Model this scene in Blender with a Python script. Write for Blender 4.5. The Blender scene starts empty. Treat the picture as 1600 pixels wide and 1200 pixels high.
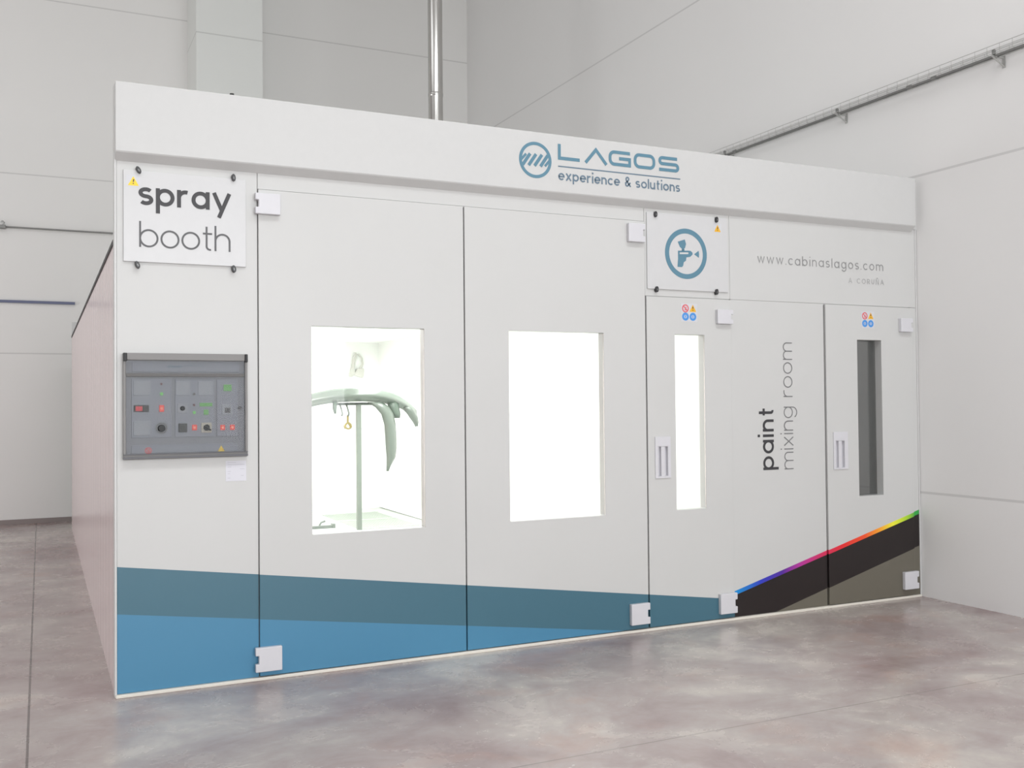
import bpy, math, random
from mathutils import Vector, Matrix
random.seed(4)
PI = math.pi
scene = bpy.context.scene
COL = scene.collection

# ------------------------------------------------------------------ camera
cam_data = bpy.data.cameras.new('camera')
cam_data.sensor_width = 36.0
cam_data.lens = 1547.186 * 36.0 / 1600.0
cam_data.clip_start = 0.05
cam = bpy.data.objects.new('camera', cam_data)
COL.objects.link(cam)
yaw, pitch, roll = 0.444255293, 0.0193163055, -0.00914410664
fw = Vector((math.sin(yaw) * math.cos(pitch), math.cos(yaw) * math.cos(pitch), math.sin(pitch)))
rt = Vector((math.cos(yaw), -math.sin(yaw), 0.0))
up = rt.cross(fw)
rt2 = math.cos(roll) * rt + math.sin(roll) * up
up2 = -math.sin(roll) * rt + math.cos(roll) * up
cam.matrix_world = Matrix(((rt2.x, up2.x, -fw.x, -0.347148707),
                           (rt2.y, up2.y, -fw.y, -5.50664282),
                           (rt2.z, up2.z, -fw.z, 1.49867276),
                           (0, 0, 0, 1)))
scene.camera = cam

# ------------------------------------------------------------------ world, light, exposure
world = bpy.data.worlds.new('world')
scene.world = world
world.use_nodes = True
world.node_tree.nodes['Background'].inputs[0].default_value = (0.9, 0.95, 1.0, 1)
world.node_tree.nodes['Background'].inputs[1].default_value = 0.3


def area(name, loc, size, power, color=(1, 1, 1), direction=(0, 0, -1), spread=None):
    l = bpy.data.lights.new(name, 'AREA')
    l.shape = 'RECTANGLE'
    l.size, l.size_y = size
    l.energy = power
    l.color = color
    if spread:
        l.spread = spread
    o = bpy.data.objects.new(name, l)
    o.location = loc
    o.rotation_euler = Vector(direction).to_track_quat('-Z', 'Y').to_euler()
    COL.objects.link(o)
    return o


# daylight: open gate of the hall (front wall), skylight strips in the roof
area('gate_daylight', (0.6, -12.8, 2.6), (8.5, 5.0), 840, (0.968, 1.0, 1.02), (0, 1, 0))
area('skylight_daylight', (1.6, -5.5, 8.9), (8.0, 1.8), 400, (0.975, 1.0, 1.015))
area('skylight_daylight', (-5.0, 1.5, 8.9), (4.0, 6.0), 115, (0.975, 1.0, 1.015))
area('left_wall_fill', (-9.8, 4.5, 1.45), (5.0, 2.8), 270, (0.975, 1.0, 1.015), (1, 0, 0))  # unseen fill added at the left to brighten the lower back wall
# lamps in the ceiling of the spray cabin
area('cabin_lamp', (1.1, 3.9, 2.28), (0.5, 6.0), 155, (1.0, 1.0, 0.985))
area('cabin_lamp', (2.9, 3.9, 2.28), (0.5, 6.0), 155, (1.0, 1.0, 0.985))
area('mixing_room_fill', (4.75, 1.6, 2.28), (0.3, 0.6), 2.9, (1.0, 1.0, 1.0))  # unseen fill added to lift the dark mixing room

vs = scene.view_settings
scene.display_settings.display_device = 'sRGB'
vs.view_transform = 'Standard'
vs.look = 'None'
vs.gamma = 1.0
vs.use_curve_mapping = False
vs.exposure = -0.05
cy = scene.cycles
cy.max_bounces = 12
cy.diffuse_bounces = 7
cy.glossy_bounces = 4
cy.transmission_bounces = 6
cy.transparent_max_bounces = 16
cy.sample_clamp_indirect = 4.0
cy.caustics_reflective = False
cy.caustics_refractive = False


# ------------------------------------------------------------------ materials
def lin(c):
    c /= 255.0
    return c / 12.92 if c <= 0.04045 else ((c + 0.055) / 1.055) ** 2.4


def S(r, g, b, k=1.0):
    return (min(lin(r) * k, 1), min(lin(g) * k, 1), min(lin(b) * k, 1), 1.0)


class NT:
    """short-hand for building a node tree"""
    def __init__(self, name):
        self.m = bpy.data.materials.new(name)
        self.m.use_nodes = True
        self.t = self.m.node_tree
        self.b = self.t.nodes['Principled BSDF']
        self.out = self.t.nodes['Material Output']

    def n(self, kind, **kw):
        x = self.t.nodes.new(kind)
        for k, v in kw.items():
            setattr(x, k, v)
        return x

    def link(self, a, b):
        self.t.links.new(a, b)

    def put(self, sock, v):
        if isinstance(v, bpy.types.NodeSocket):
            self.link(v, sock)
        else:
            sock.default_value = v

    def math(self, op, a, b=0.0, c=None):
        x = self.n('ShaderNodeMath', operation=op)
        self.put(x.inputs[0], a)
        self.put(x.inputs[1], b)
        if c is not None:
            self.put(x.inputs[2], c)
        return x.outputs[0]

    def mix(self, f, a, b):
        x = self.n('ShaderNodeMix', data_type='RGBA')
        self.put(x.inputs[0], f)
        self.put(x.inputs[6], a)
        self.put(x.inputs[7], b)
        return x.outputs[2]

    def xyz(self):
        t = self.n('ShaderNodeTexCoord')
        s = self.n('ShaderNodeSeparateXYZ')
        self.link(t.outputs['Object'], s.inputs[0])
        return t.outputs['Object'], s.outputs[0], s.outputs[1], s.outputs[2]

    def noise(self, vec, scale, detail=3, rough=0.5, dist=0.0):
        x = self.n('ShaderNodeTexNoise')
        self.link(vec, x.inputs['Vector'])
        x.inputs['Scale'].default_value = scale
        x.inputs['Detail'].default_value = detail
        x.inputs['Roughness'].default_value = rough
        x.inputs['Distortion'].default_value = dist
        return x.outputs[0]

    def scale(self, vec, s):
        x = self.n('ShaderNodeMapping')
        self.link(vec, x.inputs[0])
        x.inputs[3].default_value = s
        return x.outputs[0]

    def ramp(self, f, stops, interp='LINEAR'):
        x = self.n('ShaderNodeValToRGB')
        x.color_ramp.interpolation = interp
        e = x.color_ramp.elements
        while len(e) < len(stops):
            e.new(0.5)
        for k, (p, c) in enumerate(stops):
            e[k].position = p
            e[k].color = c
        self.put(x.inputs[0], f)
        return x.outputs[0]

    def bump(self, h, strength, dist=0.01):
        x = self.n('ShaderNodeBump')
        x.inputs['Strength'].default_value = strength
        x.inputs['Distance'].default_value = dist
        self.link(h, x.inputs['Height'])
        self.link(x.outputs[0], self.b.inputs['Normal'])


def plain(name, col, rough=0.5, metal=0.0, spec=0.5, grain=0.02, gscale=30):
    """procedural paint / plastic / metal with a touch of unevenness"""
    t = NT(name)
    v, x, y, z = t.xyz()
    n = t.noise(v, gscale)
    dark = tuple(c * (1 - grain * 2) for c in col[:3]) + (1,)
    t.link(t.mix(n, dark, col), t.b.inputs['Base Color'])
    t.b.inputs['Roughness'].default_value = rough
    t.b.inputs['Metallic'].default_value = metal
    t.b.inputs['Specular IOR Level'].default_value = spec
    return t.m


def emit(name, col, strength, base=(0.05, 0.05, 0.05, 1)):
    t = NT(name)
    t.b.inputs['Base Color'].default_value = base
    t.b.inputs['Emission Color'].default_value = col
    t.b.inputs['Emission Strength'].default_value = strength
    return t.m


def wall_mat(name, seams, col):
    t = NT(name)
    v, x, y, z = t.xyz()
    n = t.noise(v, 0.6, 3)
    n2 = t.noise(v, 14, 4, 0.6)
    c = t.mix(n, tuple(a * 0.96 for a in col[:3]) + (1,), col)
    line = None
    for h in seams:
        d = t.math('ABSOLUTE', t.math('SUBTRACT', z, h))
        m = t.math('LESS_THAN', d, 0.009)
        line = m if line is None else t.math('MAXIMUM', line, m)
    grey = tuple(a * 0.62 for a in col[:3]) + (1,)
    t.link(t.mix(t.math('MULTIPLY', line, 0.55), c, grey), t.b.inputs['Base Color'])
    t.b.inputs['Roughness'].default_value = 0.6
    t.bump(t.math('SUBTRACT', t.math('MULTIPLY', n2, 0.1), line), 0.15, 0.004)
    return t.m


def floor_mat():
    t = NT('polished_concrete')
    v, x, y, z = t.xyz()
    vs_ = t.scale(v, (1.0, 1.2, 1.0))
    n1 = t.noise(vs_, 0.8, 6, 0.6, 0.5)
    n2 = t.noise(vs_, 3.2, 7, 0.66, 0.5)
    n3 = t.noise(v, 22, 4, 0.7)
    f = t.math('ADD', t.math('MULTIPLY', n1, 0.72), t.math('MULTIPLY', n2, 0.28))
    c = t.ramp(f, [(0.36, S(138, 119, 118)), (0.46, S(158, 145, 143)), (0.54, S(172, 163, 159)), (0.64, S(198, 191, 183))])
    warm = t.noise(vs_, 1.3, 5, 0.6, 0.3)
    wm = t.math('MULTIPLY', t.math('SMOOTH_MIN', t.math('MAXIMUM', t.math('MULTIPLY', t.math('SUBTRACT', warm, 0.56), 6.0), 0.0), 1.0, 0.1), 0.45)
    c = t.mix(wm, c, S(176, 140, 126))
    c = t.mix(t.math('MULTIPLY', n3, 0.12), c, S(120, 104, 100))
    jx = t.math('LESS_THAN', t.math('ABSOLUTE', t.math('ADD', x, 0.40)), 0.0055)
    jy = t.math('MULTIPLY', t.math('LESS_THAN', t.math('ABSOLUTE', t.math('ADD', y, 1.80)), 0.004),
                0.6)
    j = t.math('MAXIMUM', jx, jy)
    c = t.mix(t.math('MULTIPLY', j, 0.8), c, S(82, 72, 70))
    t.link(c, t.b.inputs['Base Color'])
    r = t.math('ADD', 0.15, t.math('MULTIPLY', n2, 0.22))
    t.link(r, t.b.inputs['Roughness'])
    t.b.inputs['Specular IOR Level'].default_value = 0.5
    t.bump(t.math('SUBTRACT', t.math('MULTIPLY', n2, 0.05), j), 0.12, 0.004)
    return t.m


K = 0.71     # paint lightness of the booth against the way it photographs


def booth_mat():
    """white lacquered sandwich panel with its printed livery"""
    t = NT('booth_lacquer')
    v, x, y, z = t.xyz()
    white = t.mix(t.noise(v, 1.5), S(224, 224, 222, K), S(229, 229, 228, K))

    def below(a, b):          # 1 where z < a + b*x
        return t.math('LESS_THAN', z, t.math('ADD', t.math('MULTIPLY', x, b), a))
    left = t.math('LESS_THAN', x, 3.945)
    right = t.math('SUBTRACT', 1.0, left)
    b1 = t.math('MULTIPLY', left, below(0.673, -0.1340))
    b2 = t.math('MULTIPLY', left, below(0.429, -0.1330))
    c = t.mix(b1, white, S(74, 117, 135, 0.78))
    c = t.mix(b2, c, S(80, 142, 178, 0.80))
    r1 = t.math('MULTIPLY', right, below(0.195 - 0.2648 * 3.952, 0.2648))
    r2 = t.math('MULTIPLY', right, below(0.166 - 0.2630 * 3.952, 0.2630))
    r3 = t.math('MULTIPLY', right, below(0.002 - 0.2640 * 4.248, 0.2640))
    pos = t.math('DIVIDE', t.math('SUBTRACT', x, 3.95), 1.75)
    rb = t.ramp(pos, [(0.0, S(20, 140, 205)), (0.13, S(45, 60, 185)), (0.24, S(80, 40, 150)), (0.33, S(175, 50, 150)),
                      (0.45, S(205, 45, 90)), (0.56, S(222, 40, 45)), (0.68, S(232, 80, 40)), (0.77, S(240, 160, 40)),
                      (0.84, S(236, 230, 60)), (0.92, S(170, 210, 50)), (0.975, S(50, 160, 70))])
    c = t.mix(r1, c, rb)
    c = t.mix(r2, c, S(34, 27, 27))
    c = t.mix(r3, c, S(120, 115, 103, K))
    t.link(c, t.b.inputs['Base Color'])
    t.b.inputs['Roughness'].default_value = 0.38
    t.b.inputs['Specular IOR Level'].default_value = 0.4
    return t.m


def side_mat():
    t = NT('side_lacquer_pink_bounce')
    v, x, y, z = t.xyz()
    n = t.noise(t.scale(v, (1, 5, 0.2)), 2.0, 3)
    t.link(t.mix(n, S(214, 197, 197), S(226, 211, 211)), t.b.inputs['Base Color'])  # white lacquer with the pink bounce off the floor put into its colour
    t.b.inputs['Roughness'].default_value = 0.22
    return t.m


def glass_mat(name, tint, gloss=0.08, rough=0.03):
    t = NT(name)
    tr = t.n('ShaderNodeBsdfTransparent')
    tr.inputs[0].default_value = tint
    gl = t.n('ShaderNodeBsdfGlossy')
    gl.inputs['Roughness'].default_value = rough
    fr = t.n('ShaderNodeFresnel')
    fr.inputs[0].default_value = 1.45
    ms = t.n('ShaderNodeMixShader')
    t.link(t.math('MULTIPLY', fr.outputs[0], gloss * 10), ms.inputs[0])
    t.link(tr.outputs[0], ms.inputs[1])
    t.link(gl.outputs[0], ms.inputs[2])
    t.link(ms.outputs[0], t.out.inputs[0])
    return t.m


M = dict(
    floor=floor_mat(),
    wall_back=wall_mat('back_wall_paint', (2.2, 4.53, 6.86), S(226, 225, 223)),
    wall_right=wall_mat('right_wall_paint', (0.79, 3.21, 5.596, 7.99), S(226, 225, 224)),
    column=wall_mat('column_paint', (6.42,), S(220, 222, 219)),
    ceiling=plain('ceiling_paint', S(220, 220, 220), 0.7),
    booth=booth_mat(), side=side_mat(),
    white=plain('white_lacquer', S(230, 230, 229, K), 0.35),
    fascia=plain('fascia_lacquer', S(228, 228, 227, K), 0.38),
    board=plain('sign_board_white', S(231, 231, 232, K), 0.3),
    plastic=plain('white_plastic', S(230, 229, 234, 0.765), 0.3),
    sill=plain('cream_sill', S(218, 213, 203), 0.5),
    inner=plain('cabin_white', S(240, 242, 240), 0.5),
    inner_floor=plain('cabin_floor_paint', S(185, 190, 185), 0.5, gscale=4),
    room_grey=plain('mixing_room_grey', S(190, 192, 192), 0.6),
    rubber=plain('black_rubber', S(40, 40, 40), 0.7),
    gasket=plain('grey_gasket', S(70, 70, 70), 0.7),
    ink=plain('charcoal_lettering', S(52, 51, 54), 0.5),
    ink_light=plain('thin_grey_lettering', S(88, 88, 90), 0.5),
    ink_thin=plain('thin_pale_lettering', S(116, 116, 117), 0.5),
    seam=plain('pale_seam_strip', S(205, 205, 204, K), 0.6),
    ink_pale=plain('pale_grey_lettering', S(140, 140, 140), 0.5),
    ink_faint=plain('faint_grey_lettering', S(166, 166, 166), 0.5),
    teal=plain('teal_lettering', S(86, 127, 146), 0.5),
    teal_grey=plain('slate_lettering', S(98, 118, 134), 0.5),
    yellow=plain('warning_yellow', S(242, 203, 40), 0.4),
    amber=plain('warning_amber', S(228, 172, 40), 0.4),
    red=plain('sticker_red', S(214, 90, 100), 0.4),
    blue=plain('sticker_blue', S(72, 142, 212), 0.4),
    sticker=plain('sticker_white', S(232, 233, 238, K), 0.4),
    black=plain('black_plastic', S(28, 28, 30), 0.4, spec=0.3),
    fastener=plain('fastener_black', S(48, 48, 50), 0.4),
    slot=plain('worn_slot', S(120, 120, 120), 0.4, 0.5),
    steel=plain('steel', S(180, 180, 180), 0.3, 1.0),
    galv=plain('galvanised_sheet', S(200, 199, 196), 0.17, 1.0, grain=0.08, gscale=8),
    tray=plain('zinc_wire', S(190, 190, 188), 0.4, 0.7),
    conduit=plain('grey_conduit', S(132, 132, 130), 0.45, 0.3),
    navy=plain('blue_strip', S(98, 104, 132), 0.5),
    skirt=plain('grey_skirting', S(140, 130, 128), 0.6),
    paper=plain('paper', S(212, 212, 219), 0.7),
    print=plain('grey_print', S(186, 186, 194), 0.7),
    housing=plain('housing_grey', S(124, 122, 121), 0.45),
    housing_dark=plain('housing_dark_grey', S(88, 88, 92), 0.45),
    ridge=plain('housing_taupe', S(112, 106, 104), 0.5),
    module=plain('module_blue_grey', S(142, 146, 159), 0.4),
    plate=plain('blank_plate', S(158, 163, 172), 0.4),
    plate2=plain('back_plate_grey', S(134, 136, 146), 0.4),
    beige=plain('switch_beige', S(196, 190, 176), 0.4),
    led_dark=plain('dark_lamp_red', S(92, 40, 50), 0.25),
    led_off=plain('dark_lamp', S(62, 58, 62), 0.25),
    led_green=emit('lit_green', S(110, 215, 90), 0.75),
    lcd_green=emit('lit_green_display', S(110, 195, 95), 0.62),
    led_red=emit('lit_red', S(235, 62, 48), 0.9),
    led_core=emit('lit_core', S(255, 180, 150), 1.0),
    digits=emit('red_digits', S(225, 25, 50), 0.9),
    smoked=glass_mat('smoked_cover', (0.83, 0.83, 0.83, 1), 0.03, 0.04),
    glass=glass_mat('window_glass', (0.98, 0.988, 0.982, 1), 0.06),
    bumper=plain('bumper_haze_grey_green', S(106, 115, 107), 0.25, spec=0.6),  # black plastic paled to grey green, haze and glare put into the colour
    bumper_dark=plain('dark_bumper_inside', S(84, 98, 87), 0.4),
    stand=plain('stand_paint', S(122, 130, 122), 0.4),
    brass=plain('brass', S(150, 138, 90), 0.3, 0.5),
    hose=plain('blue_hose', S(186, 198, 226), 0.4),
    pale=plain('pale_grey_metal', S(196, 196, 190), 0.4),
    darkmetal=plain('dark_grey_metal', S(110, 118, 112), 0.4),
    grate=plain('grating_zinc', S(186, 194, 186), 0.5),
)


# ------------------------------------------------------------------ mesh helpers
class MB:
    def __init__(self):
        self.v, self.f, self.sm, self.lift = [], [], [], 0

    def add(self, verts, faces, smooth=False):
        o = len(self.v)
        self.v += [tuple(p) for p in verts]
        self.f += [tuple(i + o for i in f) for f in faces]
        self.sm += [smooth] * len(faces)
        return self

    def box(self, x0, x1, y0, y1, z0, z1):
        v = [(x, y, z) for z in (z0, z1) for y in (y0, y1) for x in (x0, x1)]
        return self.add(v, [(0, 2, 3, 1), (4, 5, 7, 6), (0, 1, 5, 4), (2, 6, 7, 3), (0, 4, 6, 2), (1, 3, 7, 5)])

    def slab(self, x0, x1, z0, z1, y0, y1, holes=()):
        """upright slab pierced by rectangular holes (hx0, hx1, hz0, hz1)"""
        xs = sorted({x0, x1, *[h[0] for h in holes], *[h[1] for h in holes]})
        zs = sorted({z0, z1, *[h[2] for h in holes], *[h[3] for h in holes]})
        solid = {}
        for i in range(len(xs) - 1):
            for k in range(len(zs) - 1):
                cx, cz = (xs[i] + xs[i + 1]) / 2, (zs[k] + zs[k + 1]) / 2
                solid[i, k] = not any(h[0] < cx < h[1] and h[2] < cz < h[3] for h in holes)
        idx, V, Fc = {}, [], []

        def vid(i, k, s):
            if (i, k, s) not in idx:
                idx[i, k, s] = len(V)
                V.append((xs[i], (y0, y1)[s], zs[k]))
            return idx[i, k, s]
        for (i, k), s in solid.items():
            if not s:
                continue
            Fc.append((vid(i, k, 0), vid(i + 1, k, 0), vid(i + 1, k + 1, 0), vid(i, k + 1, 0)))
            Fc.append((vid(i, k, 1), vid(i, k + 1, 1), vid(i + 1, k + 1, 1), vid(i + 1, k, 1)))
            if not solid.get((i - 1, k)):
                Fc.append((vid(i, k, 0), vid(i, k + 1, 0), vid(i, k + 1, 1), vid(i, k, 1)))
            if not solid.get((i + 1, k)):
                Fc.append((vid(i + 1, k, 0), vid(i + 1, k, 1), vid(i + 1, k + 1, 1), vid(i + 1, k + 1, 0)))
            if not solid.get((i, k - 1)):
                Fc.append((vid(i, k, 0), vid(i, k, 1), vid(i + 1, k, 1), vid(i + 1, k, 0)))
            if not solid.get((i, k + 1)):
                Fc.append((vid(i, k + 1, 0), vid(i + 1, k + 1, 0), vid(i + 1, k + 1, 1), vid(i, k + 1, 1)))
        return self.add(V, Fc)

    def prism(self, pts, y0, y1):
        """outline in x,z pushed from y0 (front) to y1"""
        n = len(pts)
        v = [(p[0], y0, p[1]) for p in pts] + [(p[0], y1, p[1]) for p in pts]
        f = [tuple(range(n)), tuple(range(2 * n - 1, n - 1, -1))]
        f += [(i, i + n, (i + 1) % n + n, (i + 1) % n) for i in range(n)]
        return self.add(v, f)

    def tube(self, path, r, n=10, caps=True):
        path = [Vector(p) for p in path]
        m = len(path)
        rr = r if isinstance(r, (list, tuple)) else [r] * m
        rings, ref = [], None
        for i, p in enumerate(path):
            t = (path[min(i + 1, m - 1)] - path[max(i - 1, 0)]).normalized()
            if ref is None:
                ref = t.orthogonal().normalized()
            ref = (ref - t * ref.dot(t)).normalized()
            b = t.cross(ref)
            rings.append([p + rr[i] * (math.cos(2 * PI * k / n) * ref + math.sin(2 * PI * k / n) * b) for k in range(n)])
        v = [q for ring in rings for q in ring]
        f = [(i * n + k, i * n + (k + 1) % n, (i + 1) * n + (k + 1) % n, (i + 1) * n + k) for i in range(m - 1) for k in range(n)]
        self.add(v, f, True)
        if caps:
            self.add(rings[0], [tuple(range(n - 1, -1, -1))])
            self.add(rings[-1], [tuple(range(n))])
        return self

    def disc(self, x, z, r, y0, y1, n=24):
        return self.tube([(x, y1, z), (x, y0, z)], r, n)

    def ring(self, x, z, r0, r1, y0, y1, n=48):
        v = []
        for k in range(n):
            a = 2 * PI * k / n
            for r, y in ((r0, y0), (r1, y0), (r1, y1), (r0, y1)):
                v.append((x + r * math.cos(a), y, z + r * math.sin(a)))
        f = []
        for k in range(n):
            a, b = 4 * k, 4 * ((k + 1) % n)
            for q in range(4):
                f.append((a + q, a + (q + 1) % 4, b + (q + 1) % 4, b + q))
        return self.add(v, f)

    def strokes(self, lines, w, place):
        """ribbons of width w along 2-D lines; place(a, b) -> (x, y, z)"""
        for ln in lines:
            ln = [p for i, p in enumerate(ln) if i == 0 or abs(p[0] - ln[i - 1][0]) + abs(p[1] - ln[i - 1][1]) > 1e-7]
            self.lift += 1
            closed = len(ln) > 2 and abs(ln[0][0] - ln[-1][0]) < 1e-6 and abs(ln[0][1] - ln[-1][1]) < 1e-6
            pts = [Vector(p) for p in (ln[:-1] if closed else ln)]
            n = len(pts)
            L, R = [], []
            for i, p in enumerate(pts):
                d1 = (p - pts[i - 1]) if (i > 0 or closed) else (pts[1] - p)
                d2 = (pts[(i + 1) % n] - p) if (i < n - 1 or closed) else d1
                d1, d2 = d1.normalized(), d2.normalized()
                n1, n2 = Vector((-d1.y, d1.x)), Vector((-d2.y, d2.x))
                mt = n1 + n2
                mt = mt.normalized() if mt.length > 1e-4 else n1
                s = min(1 / max(mt.dot(n1), 0.35), 2.0) * w / 2
                L.append(p + mt * s)
                R.append(p - mt * s)
            v = [place(*q) for q in L] + [place(*q) for q in R]
            v = [(p[0], p[1] - 0.00012 * (self.lift % 12), p[2]) for p in v]
            m = n if closed else n - 1
            self.add(v, [(i, n + i, n + (i + 1) % n, (i + 1) % n) for i in range(m)])
        return self

    def build(self, name, mat, parent=None, bevel=0.0, origin=(0, 0, 0), autosmooth=False, solid=0.0):
        me = bpy.data.meshes.new(name)
        o3 = Vector(origin)
        me.from_pydata([tuple(Vector(p) - o3) for p in self.v], [], self.f)
        me.materials.append(mat)
        for p, s in zip(me.polygons, self.sm):
            p.use_smooth = s or autosmooth
        me.update()
        o = bpy.data.objects.new(name, me)
        COL.objects.link(o)
        if parent is not None:
            o.parent = parent
        else:
            o.location = o3
        if solid:
            s = o.modifiers.new('thickness', 'SOLIDIFY')
            s.thickness = solid
            s.offset = 0
        if bevel:
            b = o.modifiers.new('bevel', 'BEVEL')
            b.width = bevel
            b.segments = 2
            b.limit_method = 'ANGLE'
        return o


def thing(name, label, cat, loc=(0, 0, 0), group=None):
    o = bpy.data.objects.new(name, None)
    o.empty_display_size = 0.1
    o.location = loc
    COL.objects.link(o)
    return tag(o, label, cat, group)


def tag(o, label, cat, group=None):
    o['label'] = label
    o['category'] = cat
    if group:
        o['group'] = group
    return o


def struct(name, mb, mat, label=None):
    o = mb.build(name, mat)
    o['kind'] = 'structure'
    if label:
        o['label'] = label
    return o


# ------------------------------------------------------------------ lettering: strokes of a round geometric sans
def arc(cx, cy_, r, a0, a1, n=18, sx=1.0):
    return [(cx + sx * r * math.cos(math.radians(a0 + (a1 - a0) * i / n)), cy_ + r * math.sin(math.radians(a0 + (a1 - a0) * i / n))) for i in range(n + 1)]


def glyph(ch, w):
    h = w / 2
    top, bot, asc, des = 1 - h, h, 1.42 - h, -0.42 + h
    R = (1 - w) / 2
    r = R * 0.86
    circ = arc(R, 0.5, R, 0, 360, 32)
    if ch == 'o':
        return [circ], 2 * R
    if ch == 'p':
        return [circ, [(0, 1), (0, -0.42)]], 2 * R
    if ch == 'b':
        return [circ, [(0, 1.42), (0, 0)]], 2 * R
    if ch == 'a':
        return [circ, [(2 * R, 1), (2 * R, 0)]], 2 * R
    if ch == 'g':
        return [circ, [(2 * R, 1), (2 * R, 0.02)] + arc(R, 0.02, R, 0, -150, 16)], 2 * R
    if ch in 'nh':
        t = 1.42 if ch == 'h' else 1.0
        return [[(0, t), (0, 0)], arc(r, top - r, r, 180, 0, 16) + [(2 * r, 0)]], 2 * r
    if ch == 'm':
        q = R * 0.78
        return [[(0, 1), (0, 0)], arc(q, top - q, q, 180, 0, 16) + [(2 * q, 0)], arc(3 * q, top - q, q, 180, 0, 16) + [(4 * q, 0)]], 4 * q
    if ch == 'u':
        return [[(0, 1)] + arc(r, bot + r, r, 180, 360, 16) + [(2 * r, 1)], [(2 * r, 1), (2 * r, 0)]], 2 * r
    if ch == 'r':
        return [[(0, 1), (0, 0)], arc(r * 1.05, top - r * 1.05, r * 1.05, 180, 72, 12)], r * 1.3
    if ch == 'i':
        return [[(0, 1), (0, 0)], [(0, 1.27), (0, 1.27 + max(w, 0.12) * 1.1)]], 0.0
    if ch == 'l':
        return [[(0, 1.42), (0, 0)]], 0.0
    if ch == 't':
        return [[(0.2, 1.34), (0.2, 0.24)] + arc(0.2 + 0.24 - h, 0.24, 0.24 - h, 180, 285, 10), [(0, top), (0.5, top)]], 0.48
    if ch == 's':
        q = (1 - w) / 4
        sx = 1.45
        u = q * sx
        return [arc(u, bot + 3 * q, q, 35, 270, 18, sx) + arc(u, bot + q, q, 90, -145, 18, sx)], 2 * u
    if ch == 'e':
        return [[(0, 0.5), (2 * R, 0.5)] + arc(R, 0.5, R, 0, 318, 28)], 2 * R
    if ch == 'c':
        return [arc(R, 0.5, R, 46, 314, 26)], 1.72 * R
    if ch == 'x':
        return [[(0, 1), (0.74, 0)], [(0.74, 1), (0, 0)]], 0.74
    if ch == 'y':
        return [[(0, 1), (0.43, 0.0)], [(0.86, 1), (0.27, -0.42)]], 0.86
    if ch == 'w':
        return [[(0, 1), (0.3, bot), (0.6, 0.95), (0.9, bot), (1.2, 1)]], 1.2
    if ch == '.':
        return [[(0, 0), (0, max(w, 0.12))]], 0.0
    if ch == '&':
        return [[(0.95, 0.02), (0.22, 0.92)] + arc(0.42, 1.12, 0.22, 200, -30, 14) + [(0.45, 0.8), (0.12, 0.52)] + arc(0.34, 0.32, 0.32 - h, 140, 330, 14) + [(0.92, 0.62)]], 0.95
    # capitals, cap height 1
    if ch == 'A':
        return [[(0, 0), (0.42, 1), (0.84, 0)], [(0.16, 0.34), (0.68, 0.34)]], 0.84
    if ch == 'C':
        return [arc(R, 0.5, R, 46, 314, 26)], 1.75 * R
    if ch == 'O':
        return [circ], 2 * R
    if ch == 'R':
        return [[(0, 0), (0, top), (0.32, top)] + arc(0.32, top - 0.24, 0.24, 90, -90, 12) + [(0, top - 0.48)], [(0.3, top - 0.48), (0.6, 0)]], 0.6
    if ch == 'U':
        return [[(0, 1), (0, 0.3)] + arc(0.3, 0.3 , 0.3 - h, 180, 360, 14) + [(0.6, 1)]], 0.6
    if ch in 'NÑ':
        l = [[(0, 0), (0, 1), (0.64, 0), (0.64, 1)]]
        if ch == 'Ñ':
            l.append([(0.14, 1.2), (0.25, 1.27), (0.4, 1.2), (0.52, 1.27)])
        return l, 0.64
    return [], 0.3


def text(mb, s, a0, a1, size, w, place):
    """write s between a0 and a1 (metres along the line), x-height `size`, stroke w metres"""
    wr = w / size
    gl = [glyph(c, wr) if c != ' ' else None for c in s]
    tot = sum(0.42 if g is None else g[1] + wr for g in gl)
    gap = ((a1 - a0) / size - tot) / (len(s) - 1)
    pen = wr / 2
    words = [mb]
    for g in gl:
        if g is None:
            pen += 0.42 + gap
            words.append(MB())
            continue
        lines = [[((pen + x) * size + a0, y * size) for x, y in ln] for ln in g[0]]
        words[-1].strokes(lines, w, place)
        pen += g[1] + wr + gap
    return words if len(words) > 1 else mb


# ------------------------------------------------------------------ the hall
XL, XR, YF, YB, ZC = -10.0, 5.72, -13.0, 8.78, 9.0
struct('floor', MB().box(XL, XR, YF, YB, -0.1, 0.0), M['floor'])
struct('ceiling', MB().box(XL, XR, YF, YB, ZC, ZC + 0.1), M['ceiling'])
struct('wall_back', MB().box(XL, XR + 0.2, YB, YB + 0.2, -0.1, ZC + 0.1), M['wall_back'])
struct('wall_right', MB().box(XR, XR + 0.2, YF, YB, -0.1, ZC + 0.1), M['wall_right'])
struct('wall_left', MB().box(XL - 0.2, XL, YF, YB + 0.2, -0.1, ZC + 0.1), M['wall_right'])
struct('wall_front', MB().box(XL - 0.2, XR + 0.2, YF - 0.2, YF, -0.1, ZC + 0.1), M['wall_back'])
struct('column', MB().box(1.497, 2.36, 7.93, YB, 0.0, ZC), M['column'])
struct('baseboard_back', MB().box(XL, 0.06, YB - 0.02, YB, 0.0, 0.06), M['skirt'])
struct('trim_1', MB().box(XL, 0.06, YB - 0.03, YB, 2.852, 2.885), M['navy'])

# ------------------------------------------------------------------ spray booth
booth = thing('spray_booth', 'long white spray booth with teal and blue stripes and four windowed doors in the hall', 'spray booth')


def part(name, mb, mat, parent=booth, bevel=0.0, label=None, **kw):
    if isinstance(mb, list):
        return [part(name, m, mat, parent, bevel, label, **kw) for m in mb]
    o = mb.build(name, mat, parent, bevel, **kw)
    if label:
        o['label'] = label
    return o


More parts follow.
